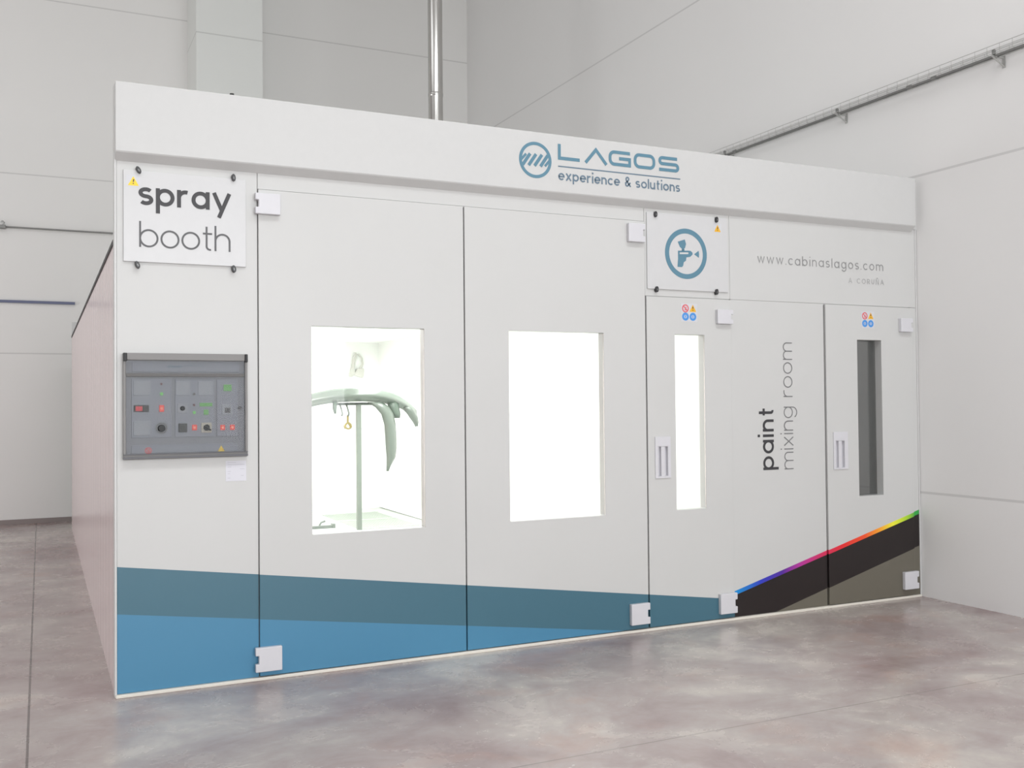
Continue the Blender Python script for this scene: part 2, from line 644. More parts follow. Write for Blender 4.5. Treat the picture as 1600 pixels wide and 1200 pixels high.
BT = 0.06        # panel thickness
FZ = 2.80        # top of the front panels under the fascia
panel_left = part('front_panel', MB().slab(0.008, 0.729, 0.018, FZ, 0.0, BT), M['booth'], bevel=0.002)
header = part('door_header', MB().slab(0.731, 3.2465, 2.6915, FZ, 0.0, BT), M['booth'], bevel=0.002)
panel_gun = part('front_panel', MB().slab(3.2515, 3.9435, 2.2005, FZ, 0.0, BT), M['booth'], bevel=0.002)
panel_web = part('front_panel', MB().slab(3.9455, 5.703, 2.2005, FZ, 0.0, BT), M['booth'], bevel=0.002)
panel_mix = part('front_panel', MB().slab(3.9455, 4.781, 0.018, 2.1985, 0.0, BT), M['booth'], bevel=0.002)
jamb = part('door_jamb', MB().slab(5.643, 5.703, 0.018, 2.1985, 0.0, BT), M['booth'], bevel=0.002)
part('corner_trim', MB().box(-0.004, 0.0075, -0.004, 0.08, 0.0, 3.178), M['white'], bevel=0.002)
part('corner_trim', MB().box(5.7035, 5.717, -0.004, 0.05, 0.0, 2.80), M['white'], bevel=0.002)
part('sill', MB().box(0.0, 5.70, -0.02, 0.05, 0.0, 0.017), M['sill'], bevel=0.003)
# upper fascia: flat board with a sloping underside
fp = [(-0.05, 3.182), (-0.05, 2.822), (-0.046, 2.815), (0.0, 2.778), (0.03, 2.778), (0.03, 3.182)]
fa = MB()
fa.add([(x, a, b) for x in (0.0, 5.664) for a, b in fp], [tuple(range(6)), tuple(range(11, 5, -1))] + [(i, i + 6, (i + 1) % 6 + 6, (i + 1) % 6) for i in range(6)])
fascia = part('fascia', fa, M['fascia'], bevel=0.003)
part('closing_strip', MB().box(5.6645, 5.7195, -0.004, 0.03, 2.801, 3.182), M['fascia'])
part('fascia_bolt', MB().tube([(0.592, -0.02, 3.18), (0.592, -0.02, 3.196)], 0.012, 10), M['rubber'], parent=fascia)
part('backing_frame', MB().slab(0.01, 5.70, 2.37, 3.17, 0.062, 0.085), M['white'])

# body behind the front
sp = []
y = 0.085
while y < 7.75:
    for dy, dx in ((0.0, 0.0), (0.27, 0.0), (0.275, 0.0014), (0.285, 0.0014), (0.29, 0.0)):
        sp.append((dx, y + dy))
    y += 0.3
sv = [(x, yy, z) for z in (0.0, 2.355) for x, yy in sp]
n = len(sp)
sm_ = MB().add(sv, [(i, i + n, i + n + 1, i + 1) for i in range(n - 1)])
sm_.box(0.006, 0.05, 0.085, sp[-1][1], 0.0, 2.355)
side = part('side_panel', sm_, M['side'], label='white ribbed side panel, pink floor bounce in its colour')
YE = sp[-1][1]
part('side_rail', MB().box(-0.006, 0.05, 0.085, YE, 2.355, 2.378), M['gasket'])
part('corner_post', MB().box(0.0, 0.06, YE, YE + 0.06, 0.0, 2.55), M['white'])
part('end_panel', MB().box(0.06, 5.69, YE, YE + 0.05, 0.0, 2.36), M['inner'])
part('side_panel', MB().box(5.65, 5.70, 0.085, YE, 0.0, 2.36), M['inner'])
part('roof_panel', MB().box(0.05, 5.70, 0.085, YE + 0.05, 2.36, 2.42), M['inner'])
part('partition', MB().box(3.945, 3.985, 0.085, YE, 0.06, 2.36), M['inner'])
part('mixing_room_wall', MB().box(3.985, 5.65, 2.6, 2.64, 0.06, 2.36), M['room_grey'])
part('mixing_room_wall', MB().box(5.62, 5.648, 0.085, 2.6, 0.06, 2.36), M['room_grey'])
part('mixing_room_wall', MB().box(3.987, 4.01, 0.085, 2.6, 0.06, 2.36), M['room_grey'])
part('mixing_room_shelf', MB().box(4.95, 5.62, 2.2, 2.6, 0.62, 0.65).box(5.0, 5.03, 2.24, 2.27, 0.05, 0.62), M['room_grey'])
fl = part('cabin_floor', MB().box(0.05, 5.65, 0.07, YE, 0.0, 0.05), M['inner_floor'])
gm = MB()
for k in range(28):
    gm.box(2.95 + k * 0.028, 2.956 + k * 0.028, 0.8, 7.35, 0.05, 0.062)
for k in range(9):
    gm.box(2.93, 3.74, 0.8 + k * 0.81, 0.83 + k * 0.81, 0.05, 0.064)
part('floor_grating', gm, M['grate'], parent=fl)
gm = MB()
for k in range(2):
    gm.box((2.87, 3.74)[k], (2.93, 3.80)[k], 0.8, 7.41, 0.05, 0.07)
part('grating_border', gm, M['inner'], parent=fl)
part('wall_rail', MB().box(2.2, 3.90, YE - 0.02, YE, 1.17, 1.185), M['inner'])

# gaskets in the door gaps
for x0, x1, z0, z1, yy, mt in ((0.722, 0.742, 0.02, 2.69, 0.004, 'gasket'), (1.945, 1.968, 0.02, 2.70, 0.012, 'rubber'), (3.238, 3.262, 0.0, 2.197, 0.012, 'rubber'),
                               (3.238, 3.262, 2.199, 2.79, 0.004, 'seam'), (4.775, 4.80, 0.0, 2.197, 0.012, 'rubber'), (3.935, 3.953, 0.0, 2.75, 0.004, 'seam'),
                               (5.63, 5.65, 0.0, 2.197, 0.004, 'seam')):
    part('gasket', MB().box(x0, x1, yy, 0.05, z0, z1), M[mt])
part('gasket', MB().box(0.74, 3.24, 0.004, 0.05, 2.685, 2.697), M['seam'])
part('gasket', MB().box(3.26, 5.63, 0.004, 0.05, 2.19, 2.204), M['seam'])


def hinge(parent, x0, x1, z0, z1, yf, side_):
    y0, y1 = yf - 0.03, yf
    zc = (z0 + z1) / 2
    m = MB()
    # plate with a notch for the knuckle on its hinge side
    d = 0.018 if side_ == 'l' else -0.018
    xe, xo = (x0, x1) if side_ == 'l' else (x1, x0)
    nt = (z1 - z0) * 0.17
    pts = [(xe, z0), (xo, z0), (xo, z1), (xe, z1), (xe, zc + nt), (xe + d, zc + nt), (xe + d, zc - nt), (xe, zc - nt)]
    if side_ != 'l':
        pts = pts[::-1]
    m.prism(pts, y0, y1)
    h = part('hinge', m, M['plastic'], parent, bevel=0.004)
    return h


def pane(parent, x0, x1, z0, z1, y):
    return part('window_pane', MB().box(x0 + 0.0005, x1 - 0.0005, y, y + 0.006, z0 + 0.0005, z1 - 0.0005), M['glass'], parent)


def pull(parent, x0, x1, z0, z1, yf, hole):
    hx0, hx1, hz0, hz1 = hole
    m = MB().slab(x0, x1, z0, z1, yf - 0.008, yf, [hole])
    xc = (hx0 + hx1) / 2
    m.box(hx0 + 0.001, hx1 - 0.001, yf + 0.016, yf + 0.022, hz0 - 0.006, hz1 + 0.006)          # cup floor
    m.slab(hx0 + 0.0004, hx1 - 0.0004, hz0 + 0.0004, hz1 - 0.0004, yf - 0.0078, yf + 0.017, [(hx0 + 0.003, hx1 - 0.003, hz0 + 0.003, hz1 - 0.003)])   # cup wall
    m.box(xc - 0.014, xc + 0.014, yf - 0.006, yf + 0.016, hz0 - 0.002, hz1 + 0.002)             # grip bar
    return part('door_pull', m, M['plastic'], parent, bevel=0.002)


def sticker_disc(parent, name, x, z, r, y, mt, inner=None):
    m = MB().disc(x, z, r, y - 0.0015, y, 24)
    o = part(name, m, M[mt], parent)
    return o


def triangle(x, z, r, y0, y1, m=None):
    m = m or MB()
    return m.prism([(x - r, z - r * 0.8), (x + r, z - r * 0.8), (x, z + r)], y0, y1)


def safety_stickers(door, x0, x1, z0, z1, yf):
    """four small pictograms on one white label"""
    lab = part('safety_label', MB().box(x0 - 0.006, x1 + 0.006, yf - 0.0008, yf, z0 - 0.006, z1 + 0.006), M['sticker'], door,
               label='small label of a red, a yellow and two blue safety pictograms')
    r = (x1 - x0) / 4 * 0.9
    xa, xb = x0 + (x1 - x0) / 4, x1 - (x1 - x0) / 4
    za, zb = z1 - (z1 - z0) / 4, z0 + (z1 - z0) / 4
    y1, y0 = yf - 0.0008, yf - 0.0016

    def sub(m, mt, nm):
        o = m.build(nm, M[mt], door)
        return o
    m = MB().ring(xa, za, r * 0.72, r, y0, y1, 28)
    m.strokes([[(xa - r * 0.6, za + r * 0.6), (xa + r * 0.6, za - r * 0.6)]], r * 0.26, lambda a, b: (a, y0, b))
    m.strokes([[(xa - r * 0.3, za - r * 0.35), (xa + r * 0.35, za - r * 0.35)], [(xa + r * 0.1, za - r * 0.2), (xa + r * 0.2, za + r * 0.4)]], r * 0.2, lambda a, b: (a, y0, b))
    sub(m, 'red', 'prohibition_pictogram')
    m = triangle(xb, za, r, y0, y1)
    sub(m, 'amber', 'warning_pictogram')
    m = MB().strokes([[(xb, za - r * 0.05), (xb, za + r * 0.5)], [(xb, za - r * 0.5), (xb, za - r * 0.28)]], r * 0.26, lambda a, b: (a, y0 - 0.0004, b))
    sub(m, 'ink', 'warning_mark')
    for xx in (xa, xb):
        sub(MB().ring(xx, zb, r * 0.42, r, y0, y1, 28), 'blue', 'mandatory_pictogram')
        sub(MB().box(xx - r * 0.14, xx + r * 0.14, y0, y1, zb - r * 0.3, zb + r * 0.3), 'blue', 'mandatory_mark')
    return lab


DF = -0.010      # door faces stand a little proud of the panels
WIN = dict(a=(1.025, 1.697, 0.773, 1.942), b=(2.251, 2.926, 0.773, 1.945), s=(3.477, 3.718, 0.776, 1.949), m=(5.093, 5.333, 0.79, 1.943))
d1 = part('double_door_leaf', MB().slab(0.733, 1.9525, 0.022, 2.688, DF, BT, [WIN['a']]), M['booth'], bevel=0.002)
d2 = part('double_door_leaf', MB().slab(1.9605, 3.2445, 0.022, 2.688, DF, BT, [WIN['b']]), M['booth'], bevel=0.002)
HS, HM = (3.328, 3.408, 1.006, 1.205), (4.864, 4.952, 1.006, 1.205)
d3 = part('service_door', MB().slab(3.2555, 3.9435, 0.022, 2.195, DF, BT, [WIN['s'], HS]), M['booth'], bevel=0.002)
d4 = part('mixing_room_door', MB().slab(4.7925, 5.640, 0.022, 2.195, DF, BT, [WIN['m'], HM]), M['booth'], bevel=0.002)
for d, k in ((d1, 'a'), (d2, 'b'), (d3, 's'), (d4, 'm')):
    pane(d, *WIN[k], BT - 0.007 if k == 'm' else DF + 0.004)
hinge(d1, 0.712, 0.850, 2.549, 2.664, DF, 'l')
hinge(d1, 0.704, 0.848, 0.050, 0.182, DF, 'l')
hinge(d2, 3.108, 3.236, 2.545, 2.666, DF, 'r')
hinge(d2, 3.097, 3.240, 0.054, 0.190, DF, 'r')
hinge(d3, 3.812, 3.942, 2.026, 2.124, DF, 'r')
hinge(d3, 3.806, 3.946, 0.055, 0.192, DF, 'r')
hinge(d4, 5.510, 5.634, 2.010, 2.113, DF, 'r')
hinge(d4, 5.508, 5.652, 0.070, 0.202, DF, 'r')
pull(d3, 3.307, 3.429, 0.994, 1.268, DF, HS)
pull(d4, 4.846, 4.982, 0.996, 1.268, DF, HM)
safety_stickers(d3, 3.534, 3.655, 2.042, 2.152, DF)
safety_stickers(d4, 5.142, 5.260, 2.037, 2.150, DF)


# lettering printed on the booth itself
def flat(y):
    return lambda a, b: (a, y, b)


def upright(x, z, y):
    return lambda a, b: (x - b, y, z + a)


FY = -0.0512                                            # just in front of the fascia
kf = (5.5066 - 0.05) / 5.5066


def fx(x):
    return -0.3471 + (x + 0.3471) * kf


def fz(z):
    return 1.4987 + (z - 1.4987) * kf


lw, lh = 0.0215, 0.100
logo = MB()
x0, zb = fx(2.610), fz(3.038)
sc = (fx(3.541) - fx(2.610)) / 0.942
hh = lw / 2


def at(dx):
    return lambda a, b: (x0 + (dx + a) * sc, FY, zb + b)


t_, b_ = lh - hh, hh
logo.strokes([[(hh, lh), (hh, b_), (0.16, b_)]], lw, at(0.0))
logo.strokes([[(0.006, 0), (0.085, t_), (0.164, 0)]], lw, at(0.197))
rr = 0.032
W = 0.176 - hh
logo.strokes([[(W, t_), (hh + rr, t_)] + arc(hh + rr, t_ - rr, rr, 90, 180, 8) + arc(hh + rr, b_ + rr, rr, 180, 270, 8) + [(W - 0.004, b_), (W - 0.004, 0.050), (W - 0.085, 0.050)]], lw, at(0.378))
W = 0.170 - hh
ring_ = [(hh + rr, t_)] + arc(hh + rr, t_ - rr, rr, 90, 180, 8) + arc(hh + rr, b_ + rr, rr, 180, 270, 8) + arc(W - rr, b_ + rr, rr, 270, 360, 8) + arc(W - rr, t_ - rr, rr, 0, 90, 8)
logo.strokes([ring_ + [ring_[0]]], lw, at(0.572))
q = (t_ - b_) / 4
W = 0.168 - hh
logo.strokes([[(W - 0.006, t_), (hh + q, t_)] + arc(hh + q, t_ - q, q, 90, 270, 10) + arc(W - q, b_ + q, q, 90, -90, 10) + [(hh - 0.006, b_)]], lw, at(0.768))
part('logo_lettering', logo, M['teal'], fascia, label='teal LAGOS lettering')
em = MB()
lx, lz = fx(2.450), fz(3.020)
em.ring(lx, lz, 0.093, 0.113, FY, FY + 0.001, 56)
for dx in (-0.062, -0.021, 0.020, 0.061):
    em.strokes([[(lx + dx - 0.026, lz - 0.037), (lx + dx + 0.026, lz + 0.037)]], 0.021, flat(FY))
em.strokes([[(lx - 0.100, lz - 0.006), (lx - 0.064, lz + 0.033)], [(lx + 0.100, lz + 0.006), (lx + 0.066, lz - 0.033)]], 0.016, flat(FY))
part('logo_emblem', em, M['teal'], fascia, label='round teal emblem with slanted bars')
part('logo_rule', MB().box(fx(2.611), fx(3.543), FY, FY + 0.001, fz(2.9925), fz(3.0005)), M['teal_grey'], fascia)
part('tagline_lettering', text(MB(), 'experience & solutions', fx(2.611), fx(3.540), 0.0455, 0.0102, lambda a, b: (a, FY, fz(2.909) + b)), M['teal_grey'], fascia)

part('website_lettering', text(MB(), 'www.cabinaslagos.com', 4.186, 5.374, 0.0485, 0.0070, lambda a, b: (a, -0.0012, 2.4655 + b)), M['ink_pale'], panel_web)
part('town_lettering', text(MB(), 'A CORUÑA', 5.026, 5.379, 0.038, 0.0055, lambda a, b: (a, -0.0012, 2.361 + b)), M['ink_faint'], panel_web)
part('paint_lettering', text(MB(), 'paint', 0.0, 0.438, 0.096, 0.0185, upright(4.309, 1.014, -0.0012)), M['ink'], panel_mix)
part('mixing_room_lettering', text(MB(), 'mixing room', 0.0, 0.900, 0.082, 0.0072, upright(4.484, 1.012, -0.0012)), M['ink_thin'], panel_mix)


# ------------------------------------------------------------------ sign boards held by turn fasteners
def fastener(parent, x, z, y, org, ang):
    m = MB()
    ca, sa = math.cos(ang), math.sin(ang)

    def P(a, b):
        return (x + a * ca - b * sa, z + a * sa + b * ca)
    pts = [P(0.011 * math.cos(t), 0.020 * math.sin(t)) for t in [2 * PI * k / 16 for k in range(16)]]
    m.prism(pts, y - 0.016, -0.0005)
    o = m.build('fastener', M['fastener'], parent, 0.003, org)
    s = MB().prism([P(-0.003, -0.009), P(0.003, -0.009), P(0.003, 0.004), P(-0.003, 0.004)], y - 0.018, y - 0.015)
    s.build('slot', M['slot'], o, 0, (0, 0, 0)).location = -Vector(org)
    return o


def warning(parent, x, z, r, y, org, mt='yellow'):
    o = MB().box(x - r * 1.25, x + r * 1.25, y - 0.0008, y, z - r * 1.0, z + r * 1.25).build('sticker_backing', M['sticker'], parent, 0, org)
    t = triangle(x, z, r, y - 0.0016, y - 0.0008).build('warning_triangle', M[mt], parent, 0, org)
    m = MB().strokes([[(x, z - r * 0.1), (x + r * 0.08, z + r * 0.45)], [(x, z - r * 0.5), (x, z - r * 0.28)]], r * 0.22, flat(y - 0.002))
    m.build('warning_mark', M['ink'], parent, 0, org)


org = (0.353, 0.0, 2.253)
sg = thing('sign_board', 'white board reading spray booth, clipped at the top left of the booth', 'sign', org)
MB().slab(0.040, 0.666, 2.255, 2.734, -0.012, -0.0005).build('board', M['board'], sg, 0.002, org)
YS = -0.0132
text(MB(), 'spray', 0.114, 0.588, 0.094, 0.0205, lambda a, b: (a, YS, 2.5545 + b)).build('bold_lettering', M['ink'], sg, 0, org)
text(MB(), 'booth', 0.117, 0.583, 0.096, 0.0098, lambda a, b: (a, YS, 2.333 + b)).build('thin_lettering', M['ink_light'], sg, 0, org)
warning(sg, 0.089, 2.674, 0.027, -0.012, org)
for (x, z, a) in ((0.114, 2.735, 0.5), (0.599, 2.738, 0.1), (0.108, 2.238, 0.4), (0.599, 2.241, 0.2)):
    fastener(sg, x, z, -0.0125, org, a)

org = (3.59, 0.0, 2.245)
sg = thing('sign_board', 'white board with a teal ringed spray gun symbol, above the narrow service door', 'sign', org)
MB().slab(3.266, 3.922, 2.246, 2.754, -0.010, -0.0005).build('board', M['board'], sg, 0.002, org)
YS = -0.0112
MB().ring(3.576, 2.493, 0.137, 0.170, YS, YS + 0.001, 64).build('symbol_ring', M['teal'], sg, 0, org)


def gp(l):
    return [(3.575 + (u - 491) / 5.4545 / 190, 2.493 - ((v - 529) - 0.07 * (u - 491)) / 1271) for u, v in l]


g = MB()
g.prism(gp([(423, 425), (482, 406), (492, 445), (484, 478), (466, 493), (440, 470)])[::-1], YS, YS + 0.001)
g.prism(gp([(456, 488), (478, 488), (478, 506), (456, 506)])[::-1], YS, YS + 0.001)
g.prism(gp([(424, 502), (512, 502), (512, 516), (438, 516), (438, 532), (424, 532)])[::-1], YS, YS + 0.001)
g.prism(gp([(512, 502), (532, 505), (546, 520), (546, 536), (526, 555), (512, 557)])[::-1], YS, YS + 0.001)
g.prism(gp([(424, 532), (512, 532), (512, 557), (494, 559), (490, 588), (471, 602), (466, 630), (456, 643), (418, 640), (424, 570)])[::-1], YS, YS + 0.001)
g.prism(gp([(560, 533), (598, 503), (602, 532), (600, 564)])[::-1], YS, YS + 0.001)
g.build('spray_gun_symbol', M['teal'], sg, 0, org)
warning(sg, 3.838, 2.680, 0.027, -0.010, org, 'amber')
for (x, z, a) in ((3.330, 2.741, 0.0), (3.826, 2.740, 0.0), (3.333, 2.243, 0.0), (3.820, 2.245, 0.0)):
    fastener(sg, x, z, -0.0105, org, a)

# ------------------------------------------------------------------ control panel
org = (0.351, 0.0, 1.224)
cp = thing('control_panel', 'grey control panel with lit buttons, knobs and displays, below the spray booth sign', 'control panel', org)


def cpart(name, mb, mt, parent=None, bevel=0.0, label=None):
    o = mb.build(name, M[mt], parent or cp, bevel, org if parent is None else (0, 0, 0))
    if parent is not None:
        o.location = -Vector(org)
    if label:
        o['label'] = label
    return o


cpart('housing', MB().slab(0.036, 0.667, 1.224, 1.777, -0.034, -0.001, [(0.050, 0.654, 1.250, 1.740)]), 'housing', None, 0.003)
cpart('back_plate', MB().box(0.048, 0.656, -0.010, -0.002, 1.248, 1.742), 'plate2')
cpart('header_plate', MB().box(0.081, 0.623, -0.014, -0.010, 1.680, 1.732), 'module', None, 0.001)
hp = MB()
hp.disc(0.264, 1.708, 0.007, -0.015, -0.014, 16)
hp.box(0.276, 0.330, -0.015, -0.014, 1.704, 1.712).box(0.340, 0.442, -0.015, -0.014, 1.7135, 1.7165)
cpart('header_print', hp, 'teal_grey')
cpart('ridge', MB().box(0.050, 0.654, -0.026, -0.010, 1.654, 1.672), 'ridge', None, 0.003)
cpart('bottom_lip', MB().box(0.036, 0.667, -0.040, -0.034, 1.226, 1.238).box(0.036, 0.667, -0.040, -0.034, 1.246, 1.252), 'housing_dark', None, 0.001)
for x0, x1 in ((0.036, 0.055), (0.652, 0.667)):
    cpart('cover_hinge', MB().box(x0, x1, -0.046, -0.034, 1.733, 1.777), 'black', None, 0.003)
YM = -0.016
ma = cpart('module', MB().box(0.078, 0.275, YM, -0.010, 1.335, 1.643), 'module', None, 0.001)
mb_ = cpart('module', MB().box(0.294, 0.494, YM, -0.010, 1.335, 1.640), 'module', None, 0.001)
mc = cpart('module', MB().box(0.508, 0.616, YM, -0.010, 1.335, 1.640), 'module', None, 0.001)
for mod, rects in ((ma, ((0.087, 0.169, 1.556, 1.633), (0.087, 0.169, 1.348, 1.423))), (mb_, ((0.297, 0.369, 1.555, 1.630), (0.411, 0.488, 1.554, 1.630)))):
    for r in rects:
        cpart('blank_cover', MB().box(r[0], r[1], YM - 0.003, YM, r[2], r[3]), 'plate', mod, 0.0015)


def lamp(mod, x, z, r, mt):
    o = cpart('indicator_lamp', MB().disc(x, z, r, YM - 0.006, YM, 16), mt, mod)
    return o


lamp(ma, 0.225, 1.616, 0.0065, 'led_dark')
lamp(ma, 0.226, 1.564, 0.0085, 'led_green')
lamp(mb_, 0.390, 1.562, 0.0065, 'led_off')
lamp(mb_, 0.390, 1.504, 0.0065, 'led_dark')
lamp(mb_, 0.391, 1.464, 0.0080, 'led_green')


def rocker(mod, x0, x1, z0, z1):
    cpart('push_button', MB().box(x0, x1, YM - 0.008, YM, z0, z1), 'led_red', mod, 0.002, 'lit red push button')
    xc, zc = (x0 + x1) / 2, (z0 + z1) / 2
    cpart('button_glow', MB().disc(xc, zc, (x1 - x0) * 0.22, YM - 0.0088, YM - 0.008, 12), 'led_core', mod)


rocker(ma, 0.214, 0.238, 1.470, 1.505)
rocker(mb_, 0.379, 0.404, 1.370, 1.399)
rocker(mc, 0.525, 0.549, 1.368, 1.396)
rocker(mc, 0.576, 0.600, 1.368, 1.396)
cpart('temperature_display', MB().box(0.088, 0.163, YM - 0.006, YM, 1.470, 1.506), 'black', ma, 0.0015)
dg = MB()
for k in range(3):                       # seven-segment strokes, unreadable at this size
    dx = 0.100 + k * 0.0105
    dg.strokes([[(dx, 1.478), (dx, 1.497), (dx + 0.007, 1.497), (dx + 0.007, 1.478), (dx, 1.478)], [(dx, 1.4875), (dx + 0.007, 1.4875)]], 0.0045, flat(YM - 0.0066))
cpart('digits', dg, 'digits', ma)


def knob(mod, x, z, r, dial=True):
    if dial:
        d = MB().ring(x, z, r * 1.15, r * 1.45, YM - 0.002, YM, 32)
        for k in range(11):
            a = math.radians(-40 + k * 26)
            d.strokes([[(x + 1.5 * r * math.cos(a), z + 1.5 * r * math.sin(a)), (x + 1.75 * r * math.cos(a), z + 1.75 * r * math.sin(a))]], 0.0018, flat(YM - 0.0015))
        cpart('dial_scale', d, 'housing_dark', mod)
    cpart('rotary_knob', MB().tube([(x, YM, z), (x, YM - 0.018, z), (x, YM - 0.022, z)], [r, r * 0.92, r * 0.8], 24), 'black', mod)


knob(ma, 0.225, 1.384, 0.020)
cpart('switch_plate', MB().box(0.306, 0.357, YM - 0.002, YM, 1.462, 1.512), 'plate', mb_, 0.001)
knob(mb_, 0.331, 1.487, 0.0125, False)
cpart('hour_counter', MB().box(0.310, 0.354, YM - 0.008, YM, 1.361, 1.407), 'black', mb_, 0.002)
cpart('main_switch_plate', MB().box(0.426, 0.480, YM - 0.005, YM, 1.356, 1.409), 'beige', mb_, 0.002)
sw = MB().tube([(0.453, YM - 0.005, 1.383), (0.453, YM - 0.016, 1.383)], 0.017, 20)
sw.prism([(0.444, 1.390), (0.476, 1.372), (0.471, 1.366), (0.440, 1.378)], YM - 0.024, YM - 0.015)
cpart('main_switch', sw, 'black', mb_)
cpart('text_display', MB().box(0.418, 0.484, YM - 0.003, YM, 1.496, 1.515), 'lcd_green', mb_, 0.001)
cpart('text_display', MB().box(0.439, 0.464, YM - 0.003, YM, 1.451, 1.479), 'lcd_green', mb_, 0.001)
cpart('text_display', MB().box(0.543, 0.585, YM - 0.003, YM, 1.578, 1.613), 'lcd_green', mc, 0.001)
cpart('meter', MB().box(0.534, 0.588, YM - 0.004, YM, 1.450, 1.506), 'plate', mc, 0.001)
cpart('meter_window', MB().box(0.548, 0.578, YM - 0.005, YM - 0.004, 1.460, 1.488), 'housing_dark', mc)
cpart('lock', MB().disc(0.628, 1.486, 0.010, -0.020, -0.010, 16), 'housing_dark')
cpart('bottom_plate', MB().box(0.077, 0.615, -0.014, -0.010, 1.254, 1.296), 'module', None, 0.001)
m = MB().ring(0.160, 1.268, 0.012, 0.0175, -0.0155, -0.014, 24)
m.strokes([[(0.150, 1.278), (0.170, 1.258)], [(0.152, 1.262), (0.168, 1.262)], [(0.163, 1.262), (0.164, 1.276)]], 0.005, flat(-0.015))
cpart('prohibition_sticker', m, 'red')
cpart('warning_sticker', triangle(0.530, 1.268, 0.018, -0.0155, -0.014), 'yellow')
cpart('cover', MB().box(0.050, 0.654, -0.033, -0.030, 1.250, 1.740), 'smoked')

# paper under the panel
org = (0.609, -0.0012, 1.09)
pn = thing('paper_notice', 'small white printed paper taped under the right corner of the control panel', 'paper', org)
MB().box(0.555, 0.664, -0.0012, 0.0, 1.090, 1.200).build('sheet', M['paper'], pn, 0, org)
for k, (a, b) in enumerate(((0.565, 0.61), (0.565, 0.655), (0.565, 0.585), (0.63, 0.655), (0.565, 0.582), (0.565, 0.578), (0.635, 0.65), (0.565, 0.58))):
    z = 1.192 - k * 0.012
    MB().box(a, b, -0.0018, -0.0012, z - 0.0022, z).build('printed_line', M['print'], pn, 0, org)

# ------------------------------------------------------------------ things inside the cabin
# stand: square post, foot, cross arm
org = (2.493, 4.0, 0.05)
st = thing('bumper_stand', 'grey green post stand carrying the car bumper inside the booth', 'stand', org)
MB().box(2.470, 2.516, 3.977, 4.023, 0.07, 1.50).build('post', M['stand'], st, 0.004, org)
ft = MB().box(2.20, 2.79, 3.975, 4.025, 0.05, 0.085).box(2.468, 2.518, 3.70, 4.30, 0.05, 0.085)
ft.build('foot', M['stand'], st, 0.004, org)
MB().tube([(2.26, 4.03, 1.505), (2.72, 4.03, 1.505)], 0.014, 10).build('cross_arm', M['darkmetal'], st, 0, org)
for xx in (2.31, 2.375):
    MB().tube([(xx, 4.02, 1.50), (xx, 3.96, 1.45), (xx, 3.93, 1.41), (xx, 3.945, 1.39), (xx, 3.97, 1.395)], 0.008, 8).build('hook', M['darkmetal'], st, 0, org)

# bumper: bowed shell laid face up over the stand
org = (2.493, 4.0, 1.45)
bp = thing('car_bumper', 'curved car bumper, haze-paled to grey green, lying over the stand inside the booth', 'bumper', org)
NS = 40
rows = []
for i in range(NS + 1):
    t = -1 + 2 * i / NS
    xc = 2.47 + 0.70 * t
    bow = 1.0 - abs(t) ** 2.3
    ztop = 1.485 + 0.180 * bow - (0.03 * max(0, t) ** 2)
    yf = 3.86 + 0.32 * t * t
    depth = 0.040 + 0.02 * bow
    low = 0.100 + 0.035 * (1 - t * t) + 0.10 * max(0, (t - 0.72) / 0.28) ** 1.5 + 0.02 * max(0, -t - 0.7)
    rows.append([(xc * 1.0, yf + 0.30, ztop - 0.03), (xc, yf + 0.16, ztop - 0.004), (xc, yf + 0.06, ztop), (xc, yf + 0.01, ztop - 0.022),
                 (xc, yf, ztop - low * 0.40), (xc, yf - 0.018, ztop - low * 0.5), (xc, yf - 0.01, ztop - low * 0.62), (xc, yf + depth, ztop - low)])
k = len(rows[0])
bm_ = MB().add([p for r in rows for p in r], [(i * k + j, i * k + j + 1, (i + 1) * k + j + 1, (i + 1) * k + j) for i in range(NS) for j in range(k - 1)], True)
bm_.build('shell', M['bumper'], bp, 0, org, True, 0.006)


def strip(name, pts, mt, curl=0.03):
    """hanging strip: centre line with half widths, curled across"""
    m = MB()
    rows_ = []
    for (x, yy, z, hw) in pts:
        rows_.append([(x - hw, yy + curl, z), (x - hw * 0.4, yy, z), (x + hw * 0.4, yy, z), (x + hw, yy + curl, z)])
    m.add([p for r in rows_ for p in r], [(i * 4 + j, i * 4 + j + 1, i * 4 + 5 + j, i * 4 + 4 + j) for i in range(len(rows_) - 1) for j in range(3)], True)
    o = m.build(name, M[mt], bp, 0, org, True, 0.005)
    return o


strip('hanging_trim', [(2.64, 3.90, 1.52, 0.075), (2.71, 3.88, 1.47, 0.07), (2.76, 3.875, 1.40, 0.062), (2.785, 3.875, 1.30, 0.058), (2.795, 3.88, 1.18, 0.058), (2.80, 3.885, 1.06, 0.055), (2.80, 3.89, 0.97, 0.045), (2.78, 3.895, 0.90, 0.024), (2.762, 3.90, 0.835, 0.008)], 'bumper')
strip('bracket_flap', [(2.84, 3.96, 1.53, 0.06), (2.855, 3.955, 1.46, 0.055), (2.87, 3.95, 1.40, 0.05), (2.885, 3.95, 1.36, 0.03)], 'bumper_dark')
strip('end_wing', [(3.02, 4.02, 1.47, 0.05), (3.06, 4.03, 1.42, 0.05), (3.10, 4.05, 1.36, 0.045), (3.13, 4.07, 1.31, 0.028), (3.142, 4.08, 1.27, 0.01)], 'bumper')
strip('bracket_flap', [(2.24, 3.93, 1.53, 0.02), (2.24, 3.93, 1.46, 0.018), (2.245, 3.93, 1.41, 0.008)], 'bumper_dark')

